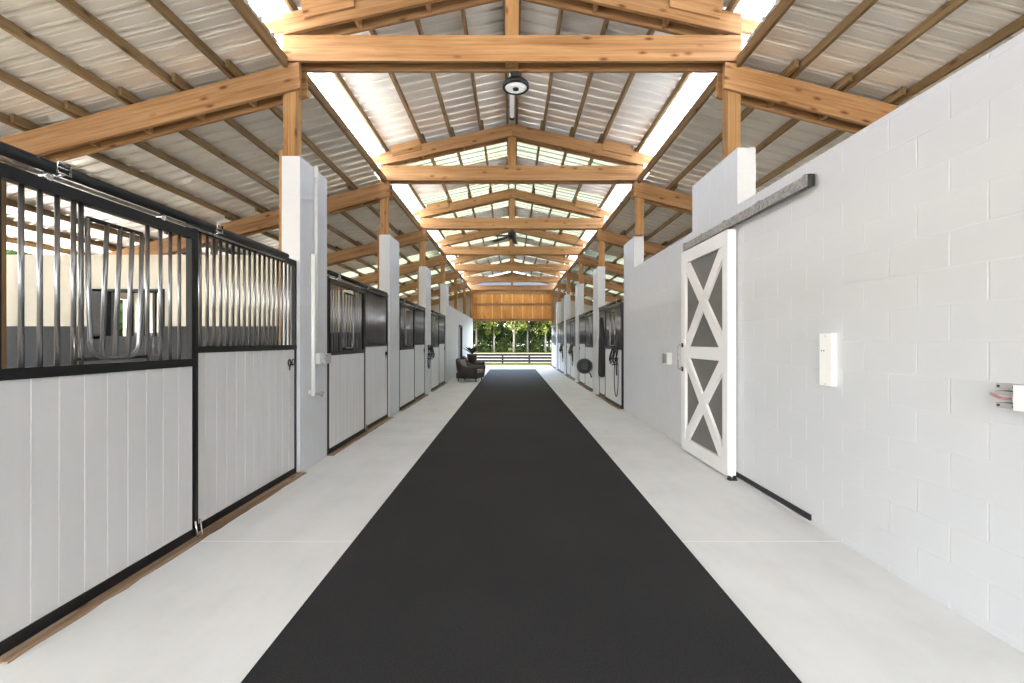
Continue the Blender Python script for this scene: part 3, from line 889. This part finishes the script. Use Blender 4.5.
# ------------------------------------------------------------------ pipes on first left pillar
t = thing('conduit_run', 'grey conduit running down the first left pillar to a junction box', 'conduit', (-2.33, 5.45, 1.2))
MB().tube([(-2.347, 5.45, 3.56), (-2.347, 5.45, 1.30)], 0.022, 10).build('pipe', CONDUIT, t)
MB().lathe([(0.026, 0), (0.026, 0.12)], (-2.346, 5.45, 3.42), 12).build('cap', CONDUIT, t)
MB().box(-2.369, -2.29, 5.42, 5.55, 1.2, 1.33).bevel(0.006).build('box', CONDUIT, t)
m = MB().box(-2.29, -2.25, 5.5, 5.56, 1.22, 1.25).box(-2.29, -2.25, 5.5, 5.56, 1.28, 1.31).box(-2.289, -2.262, 5.5, 5.54, 1.25, 1.28)
m.box(-2.369, -2.265, 5.6, 5.7, 1.2, 1.32).bevel(0.005); m.build('outlet_cover', BOX_GREY, t)
t = thing('water_pipe', 'white plastic water pipe with hose tap on the first left pillar', 'pipe', (-2.32, 5.37, 0.8))
MB().tube([(-2.345, 5.365, 2.5), (-2.345, 5.365, 0.83)], 0.024, 12).build('pipe', PVC, t)
m = MB().tube([(-2.345, 5.365, 0.85), (-2.27, 5.39, 0.845), (-2.25, 5.4, 0.82)], 0.012, 8)
m.lathe([(0.02, -0.006), (0.024, 0), (0.02, 0.006)], (-2.25, 5.4, 0.86), 12, 'y'); m.build('tap', GALV_DULL, t)
MB().box(-2.369, -2.36, 5.30, 5.34, 0.86, 0.90).build('clip', PVC, t)

# ------------------------------------------------------------------ lamps and fan
t = thing('round_lamp', 'round white lamp in a black ring hanging under the first truss beam', 'lamp', (0.045, Y0 + 0.24, 4.58))
yc = Y0 + 0.26
MB().box(-0.02, 0.11, yc - 0.05, yc + 0.03, 4.50, 4.583).bevel(0.006).build('bracket', BLACK_IRON, t)
MB().tube([(0.045, yc, 4.53), (0.045, yc, 4.45)], 0.02, 10).build('stem', BLACK_IRON, t)
MB().lathe([(0.05, 0.085), (0.11, 0.075), (0.155, 0.03), (0.158, 0.0), (0.148, -0.012), (0.13, -0.012), (0.125, 0.0)], (0.045, yc, 4.435), 32).build('housing', STEEL_BLACK, t)
MB().lathe([(0.127, 0.006), (0.127, -0.004), (0.10, -0.014), (0.06, -0.018)], (0.045, yc, 4.435), 32).build('lens', LENS, t)
MB().lathe([(0.036, -0.016), (0.036, -0.026), (0.026, -0.03)], (0.045, yc, 4.435), 18).build('sensor', BLACK_IRON, t)

t = thing('tube_light', 'slim white tube light fixed along the ridge behind the round lamp', 'lamp', (0, 7.5, 5.6))
MB().tube([(0, 6.3, 5.665), (0, 8.5, 5.665)], 0.042, 12).build('tube', LENS, t)
for y in (6.29, 8.51): MB().tube([(0, y - 0.04, 5.665), (0, y + 0.04, 5.665)], 0.045, 12).build('end_cap', BLACK_IRON, t)
MB().box(-0.035, 0.035, 6.6, 8.4, 5.7, 5.785).build('mount', GALV_DULL, t)

t = thing('ceiling_fan', 'dark ceiling fan hanging from the ridge far down the aisle', 'fan', (0, 14.4, 4.75))
MB().tube([(0, 14.4, 5.78), (0, 14.4, 4.85)], 0.025, 8).build('downrod', BLACK_IRON, t)
MB().lathe([(0.05, 0.16), (0.12, 0.12), (0.14, 0.0), (0.12, -0.08), (0.04, -0.1)], (0, 14.4, 4.8), 20).build('motor', BLACK_IRON, t)
for k in range(5):
    an = R(8 + 72 * k)
    d = Vector((math.cos(an), math.sin(an), 0)); n = Vector((-d.y, d.x, 0))
    m = MB(); c = Vector((0, 14.4, 4.8))
    secs = []
    for r, w, z in ((0.12, 0.035, 0.01), (0.25, 0.07, -0.02), (0.7, 0.085, -0.09)):
        secs.append([c + d * r + n * w + Vector((0, 0, z + 0.012)), c + d * r - n * w + Vector((0, 0, z - 0.012)),
                     c + d * r - n * w + Vector((0, 0, z - 0.022)), c + d * r + n * w + Vector((0, 0, z + 0.002))])
    vs = [[m._v(p) for p in q] for q in secs]
    for A, B in zip(vs, vs[1:]):
        for j in range(4): m._f([A[j], A[(j + 1) % 4], B[(j + 1) % 4], B[j]])
    m._f(vs[0]); m._f(vs[-1][::-1])
    m.build('blade', BLACK_IRON, t)

# ------------------------------------------------------------------ tack hanging on the stalls
def strap(m, pts, w=0.011): m.tube(pts, w, 6)
def halter(s, x, y, z, label, lead):
    t = thing('halter', label, 'halter', (s * x, y, z))
    X = lambda d: s * d
    MB().lathe([(0.012, 0.0), (0.012, 0.05), (0.02, 0.05), (0.02, 0.056)], (X(x + 0.002) if s < 0 else X(x), y, z), 8, 'x') if False else None
    MB().tube([(X(x + 0.02), y, z), (X(x - 0.04), y, z), (X(x - 0.05), y, z + 0.03)], 0.007, 6).build('hook', BLACK_IRON, t)
    m = MB()
    for dy, l, o in ((-0.05, 0.34, 0.0), (0.05, 0.36, 0.01), (0.0, 0.3, 0.02)):
        pts = []
        for i in range(15):
            a = 2 * math.pi * i / 14
            pts.append((X(x - 0.02 - o * 3.5 - 0.04 * (1 - math.cos(a))), y + dy * 1.6 + 0.13 * math.sin(a), z - l / 2 + l / 2 * math.cos(a)))
        m.tube(pts[:-1], 0.012, 6, closed=True)
    m.tube([(X(x - 0.03), y - 0.2, z - 0.24), (X(x - 0.12), y, z - 0.25), (X(x - 0.03), y + 0.2, z - 0.22)], 0.013, 6)
    m.tube([(X(x - 0.03), y - 0.16, z - 0.36), (X(x - 0.12), y, z - 0.38), (X(x - 0.03), y + 0.2, z - 0.38)], 0.013, 6)
    m.build('straps', BLACK_NYLON, t)
    m = MB(); pts = []
    for i in range(25):
        a = 2 * math.pi * i / 24
        pts.append((X(x - 0.022), y + 0.02 + 0.2 * math.sin(a), z - lead / 2 - 0.2 + lead / 2 * math.cos(a)))
    m.tube(pts[:-1], 0.009, 6, closed=True)
    m.tube([(X(x - 0.03), y - 0.02, z - 0.05), (X(x - 0.03), y - 0.03, z - 0.45), (X(x - 0.028), y - 0.05, z - 0.62)], 0.014, 6)
    m.build('lead_rope', BLACK_NYLON, t)
    return t
halter(1, 2.365, 10.22, 1.33, 'black halter and lead looped on the stall door just beyond the right wall', 0.9)
halter(-1, 2.345, 12.72, 1.36, 'black halter hanging on the third left white pillar', 0.45)
halter(1, 2.345, 17.5, 1.33, 'black halter hanging on a stall door far down on the right', 0.6)
halter(1, 2.345, 20.9, 1.33, 'farthest black halter hanging along the right side stalls', 0.6)

# dark blanket hung on the fixed front just beyond the right wall
t = thing('horse_blanket', 'dark folded horse blanket hanging on the stall front next to right pillar', 'blanket', (2.38, 12.1, 0.6))
m = MB(); rows = 14; cols = 16
g = []
for r in range(rows + 1):
    v = r / rows; z = 2.1 - 1.55 * v
    hw = 0.09 + 0.36 * min(1, v * 1.4) ** 0.8
    row = []
    for c in range(cols + 1):
        u = c / cols * 2 - 1
        row.append((2.372 - 0.02 * math.cos(u * 9 + v * 2) - 0.016 * (1 - abs(u)), 12.1 + u * hw, z - 0.03 * math.cos(u * 3) * v))
    g.append(row)
front = [[m._v(p) for p in row] for row in g]
back = [[m._v((p[0] + 0.018, p[1], p[2])) for p in row] for row in g]
for r in range(rows):
    for c in range(cols):
        m._f([front[r][c], front[r][c + 1], front[r + 1][c + 1], front[r + 1][c]], True)
        m._f([back[r][c], back[r + 1][c], back[r + 1][c + 1], back[r][c + 1]], True)
for r in range(rows):
    m._f([front[r][0], front[r + 1][0], back[r + 1][0], back[r][0]]); m._f([front[r][cols], back[r][cols], back[r + 1][cols], front[r + 1][cols]])
for c in range(cols):
    m._f([front[0][c], back[0][c], back[0][c + 1], front[0][c + 1]]); m._f([front[rows][c], front[rows][c + 1], back[rows][c + 1], back[rows][c]])
m.build('cloth', BLACK_NYLON, t)
MB().tube([(2.4, 12.1, 2.13), (2.34, 12.1, 2.11), (2.335, 12.1, 2.07)], 0.008, 6).build('hook', CHROME, t)

# coiled hose on the second bay
t = thing('hose_reel', 'round black hose reel standing out from the second right stall front', 'hose reel', (2.36, 13.5, 0.74))
m = MB()
cx, cy, cz = 2.15, 13.5, 0.74
for q, (rr, off) in enumerate(((0.2, 0.0), (0.185, 0.055), (0.19, -0.055), (0.15, 0.03), (0.14, -0.04), (0.1, 0.0))):
    pts = [(cx + rr * math.cos(a), cy + off + 0.01 * math.sin(3 * a), cz + rr * 0.98 * math.sin(a)) for a in (2 * math.pi * i / 28 for i in range(28))]
    m.tube(pts, 0.034, 8, closed=True)
m.build('coil', BLACK_GREEN, t)
MB().lathe([(0.1, -0.10), (0.17, -0.095), (0.17, -0.085), (0.06, -0.08), (0.06, 0.09), (0.17, 0.095), (0.1, 0.1)], (cx, cy, cz), 24, 'y').build('drum', BLACK_IRON, t)
MB().tube([(cx + 0.12, cy - 0.06, cz - 0.17), (cx + 0.16, cy - 0.09, cz - 0.23), (cx + 0.19, cy - 0.1, cz - 0.33)], 0.02, 8).build('hose_tail', BLACK_GREEN, t)
MB().box(cx, 2.371, cy + 0.1, cy + 0.14, cz - 0.03, cz + 0.03).box(2.355, 2.371, cy, cy + 0.22, cz - 0.12, cz + 0.12).build('wall_bracket', BLACK_IRON, t)

# ------------------------------------------------------------------ seating at the far left
def armchair(x, y, rz, label):
    t = thing('wicker_armchair', label, 'armchair', (x, y, 0), 'dark wicker armchairs')
    # local frame: back towards -x, open towards +x
    def bld(m, nm, mat):
        o = m.build(nm, mat); o.parent = t; return o
    m = MB()
    W = 0.45
    # curved tub: back and arms as one wrapped shell
    N = 28; outer = []; 
    for i in range(N + 1):
        u = i / N * 2 - 1                                  # -1 .. 1 around
        an = u * R(105)
        px = -math.cos(an) * 0.46 - 0.02; py = math.sin(an) * 0.5
        if abs(u) > 0.72: px += (abs(u) - 0.72) * 1.25
        zt = 0.84 - 0.28 * min(1, abs(u) * 1.25) ** 1.6
        outer.append((px, py, zt))
    rows = []
    for (px, py, zt) in outer:
        f = 1 - 0.09 / math.hypot(px, py)
        fl = 1.04
        rows.append([(px * 0.93, py * 0.93, 0.12), (px * fl, py * fl, zt * 0.8), (px * 1.06, py * 1.06, zt - 0.03), (px * 1.02, py * 1.02, zt), (px * 0.97 * f, py * 0.97 * f, zt - 0.01), (px * 0.95 * f, py * 0.95 * f, 0.12)])
    vv = [[m._v(p) for p in r] for r in rows]
    for A, B in zip(vv, vv[1:]):
        for j in range(6): m._f([A[j], B[j], B[(j + 1) % 6], A[(j + 1) % 6]], True)
    m._f(vv[0]); m._f(vv[-1][::-1])
    bld(m, 'shell', WICKER)
    m = MB().box(-0.38, 0.43, -0.4, 0.4, 0.12, 0.32); m.bevel(0.02, 2); bld(m, 'seat_base', WICKER)
    m = MB().box(-0.36, 0.42, -0.36, 0.36, 0.32, 0.43); m.bevel(0.035, 3); bld(m, 'seat_cushion', CUSHION)
    m = MB().prism([(-0.36, 0.44), (-0.2, 0.44), (-0.27, 0.80), (-0.38, 0.78)], -0.28, 0.28); m.bevel(0.03, 3); bld(m, 'back_cushion', CUSHION)
    for sx in (-0.32, 0.36):
        for sy in (-0.34, 0.34):
            bld(MB().tube([(sx, sy, 0.0), (sx, sy, 0.13)], [0.022, 0.03], 10), 'leg', WICKER)
    t.rotation_euler = (0, 0, rz)
    return t
armchair(-1.58, 16.95, R(-14), 'dark wicker armchair nearest the camera by the far left wall')
armchair(-1.7, 20.0, R(0), 'second dark wicker armchair behind the potted plant at far left')
t = thing('side_table', 'small dark side table between the wicker armchairs holding the plant', 'table', (-1.62, 18.4, 0))
MB().lathe([(0.26, 0.56), (0.28, 0.57), (0.28, 0.60), (0.26, 0.61)], (-1.62, 18.4, 0), 24).build('top', WICKER, t)
MB().lathe([(0.05, 0.02), (0.04, 0.3), (0.06, 0.562)], (-1.62, 18.4, 0), 12).build('stem', WICKER, t)
MB().lathe([(0.2, 0.0), (0.2, 0.02), (0.05, 0.05)], (-1.62, 18.4, 0), 20).build('foot', WICKER, t)
t = thing('potted_plant', 'dark pot with broad leaves standing on the far left side table', 'plant', (-1.62, 18.4, 0.612))
MB().lathe([(0.13, 0.0), (0.17, 0.1), (0.2, 0.3), (0.21, 0.36), (0.18, 0.36), (0.17, 0.3)], (-1.62, 18.4, 0.612), 24).build('pot', POT, t)
m = MB()
for i in range(16):
    an = random.uniform(0, 6.28); el = random.uniform(0.5, 1.35); ln = random.uniform(0.25, 0.62)
    d = Vector((math.cos(an) * math.cos(el), math.sin(an) * math.cos(el), math.sin(el)))
    n = Vector((-math.sin(an), math.cos(an), 0)); b0 = Vector((-1.62, 18.4, 0.95))
    p = [b0, b0 + d * ln * 0.55 + n * 0.07, b0 + d * ln + Vector((0, 0, -0.07)), b0 + d * ln * 0.55 - n * 0.07]
    q = b0 + d * ln * 0.55 - Vector((0, 0, 0.03))
    a = [m._v(v) for v in (p[0], p[1], p[2], p[3], q)]
    m._f([a[0], a[1], a[4]]); m._f([a[1], a[2], a[4]]); m._f([a[2], a[3], a[4]]); m._f([a[3], a[0], a[4]])
m.build('leaves', LEAF_POT, t)

# ------------------------------------------------------------------ outside: fence and trees
FY = 41.0; GZ = -0.52
t = thing('board_fence', 'black three-rail board fence across the pale field outside the far opening', 'fence', (0, FY, GZ))
xs = [-3.26 + 2.41 * i for i in range(-6, 10)]
for x in xs: MB().box(x - 0.075, x + 0.075, FY, FY + 0.1, GZ - 0.02, 0.34).bevel(0.008).build('post', FENCE_BLACK, t)
for z in (0.27, 0.0, -0.28):
    MB().box(xs[0], xs[-1], FY - 0.03, FY - 0.001, z - 0.095, z + 0.095).build('rail', FENCE_BLACK, t)

def make_tree(name, mat, h, crown_r, crown_z0, nblob, nleaf, seed, trunk_r=0.16, leafs=0.34):
    rnd = random.Random(seed)
    t = bpy.data.objects.new(name, None); C.objects.link(t)
    m = MB()
    lean = rnd.uniform(-0.3, 0.3)
    m.tube([(0, 0, -0.1), (lean * 0.3, 0, h * 0.3), (lean, 0.1, h * 0.62), (lean * 1.2, 0.0, h * 0.9)], [trunk_r, trunk_r * 0.8, trunk_r * 0.55, trunk_r * 0.2], 8)
    for i in range(5):
        z = h * rnd.uniform(0.4, 0.75); an = rnd.uniform(0, 6.28)
        m.tube([(lean * z / h, 0, z), (lean + math.cos(an) * crown_r * 0.5, math.sin(an) * crown_r * 0.5, z + h * 0.12)], [trunk_r * 0.4, trunk_r * 0.12], 6)
    o = m.build('trunk', TRUNK); o.parent = t
    m = MB()
    for b_ in range(nblob):
        z = rnd.uniform(crown_z0, h); f = (z - crown_z0) / (h - crown_z0)
        rad = crown_r * (0.55 + 0.6 * math.sin(math.pi * min(1, f * 0.9 + 0.1)))
        an = rnd.uniform(0, 6.28); rr = rad * math.sqrt(rnd.random()) * 0.85
        c = Vector((math.cos(an) * rr, math.sin(an) * rr, z)); br = rnd.uniform(0.5, 1.1) * crown_r * 0.38
        for l in range(nleaf):
            v = Vector((rnd.gauss(0, 1), rnd.gauss(0, 1), rnd.gauss(0, 0.8))).normalized() * br * rnd.uniform(0.55, 1.05)
            p = c + v
            a = Vector((rnd.gauss(0, 1), rnd.gauss(0, 1), rnd.gauss(0, 1))).normalized()
            b2 = a.cross(Vector((rnd.gauss(0, 1), rnd.gauss(0, 1), rnd.gauss(0, 1)))).normalized()
            sz = leafs * rnd.uniform(0.6, 1.2)
            m.quad([p - a * sz, p + b2 * sz * 0.5, p + a * sz, p - b2 * sz * 0.5])
    o = m.build('foliage', mat); o.parent = t
    return t
tA = make_tree('woodland_tree', LEAF, 12.0, 2.7, 4.2, 60, 42, 3, 0.2)
tB = make_tree('woodland_tree', LEAF_DARK, 12.5, 3.2, 1.8, 70, 42, 5)
tC = make_tree('woodland_bush', LEAF_DARK, 4.6, 2.6, 0.4, 36, 42, 8, 0.09, 0.3)
tD = make_tree('woodland_bush', LEAF, 3.4, 2.2, 0.3, 30, 42, 9, 0.08, 0.28)
used = {}
def place(src, x, y, z, sc, label, cat, group):
    if src.name not in used: o = src; used[src.name] = 1; o['label'] = label
    else: o = dup(src, (x, y, z), label)
    o.location = (x, y, z); o.scale = (sc, sc, sc); o.rotation_euler = (0, 0, random.uniform(0, 6.28))
    o['category'] = cat; o['group'] = group; o['kind'] = 'thing'
G1 = 'leafy trees beyond the field'; L1 = 'leafy green tree in the woodland row beyond the pale field'
G2 = 'dark trees behind'; L2 = 'taller dark green tree at the back of the woodland row'
G3 = 'bushes under the trees'; L3 = 'dark green bush under the trees beyond the pale field'
G4 = 'light bushes under the trees'; L4 = 'lighter green low bush at the edge of the woodland'
for i in range(9): place(tA, -13.5 + 3.3 * i + random.uniform(-0.7, 0.7), 84 + random.uniform(-2.5, 2.5), GZ, random.uniform(0.85, 1.15), L1, 'tree', G1)
for i in range(13): place(tB, -24 + 4.0 * i + random.uniform(-0.8, 0.8), 95 + random.uniform(-2.5, 2.5), GZ, random.uniform(1.0, 1.3), L2, 'tree', G2)
for i in range(8): place(tC, -13 + 3.7 * i + random.uniform(-1, 1), 88 + random.uniform(-1.5, 1.5), GZ, random.uniform(0.7, 1.05), L3, 'bush', G3)
for i in range(3): place(tD, -8 + 6.3 * i + random.uniform(-1, 1), 89 + random.uniform(-1, 1), GZ, random.uniform(0.5, 0.7), L4, 'bush', G4)
for i in range(6): place(tC, -15 - random.uniform(0, 2), 11 + 2.6 * i, -0.04, random.uniform(0.9, 1.1), 'leafy bush outside the left stalls, seen only through the barred window', 'bush', 'bushes outside the left windows')

# ------------------------------------------------------------------ light
w = bpy.data.worlds.new('sky'); S.world = w; w.use_nodes = True
nt = w.node_tree; bg = nt.nodes['Background']
sky = nt.nodes.new('ShaderNodeTexSky'); sky.sky_type = 'NISHITA'; sky.sun_disc = False
sky.sun_elevation = R(52); sky.sun_rotation = R(215); sky.dust_density = 3.0; sky.air_density = 1.0
hs = nt.nodes.new('ShaderNodeHueSaturation'); hs.inputs['Saturation'].default_value = 0.78
L(nt, sky.outputs[0], hs.inputs['Color']); L(nt, hs.outputs[0], bg.inputs['Color'])
bg.inputs['Strength'].default_value = 0.9
sd = bpy.data.lights.new('sun', 'SUN'); sd.energy = 5.0; sd.angle = R(1.5); sd.color = (1.0, 0.965, 0.91)
so = bpy.data.objects.new('sun', sd); C.objects.link(so)
dirn = Vector((-0.75, -0.28, 0.95)).normalized()
so.rotation_euler = dirn.to_track_quat('Z', 'Y').to_euler()

# ------------------------------------------------------------------ camera
cd = bpy.data.cameras.new('camera'); cd.lens = 16.0; cd.sensor_width = 36.0; cd.clip_end = 500; cd.clip_start = 0.05
co = bpy.data.objects.new('camera', cd); C.objects.link(co)
co.location = (0, 0, 1.47); co.rotation_euler = (R(90), 0, 0)
S.camera = co
S.view_settings.view_transform = 'Standard'; S.view_settings.look = 'None'
S.view_settings.gamma = 1; S.view_settings.use_curve_mapping = False
S.view_settings.exposure = 2.05
S.cycles.max_bounces = 10; S.cycles.diffuse_bounces = 8; S.cycles.glossy_bounces = 4
S.cycles.sample_clamp_indirect = 8
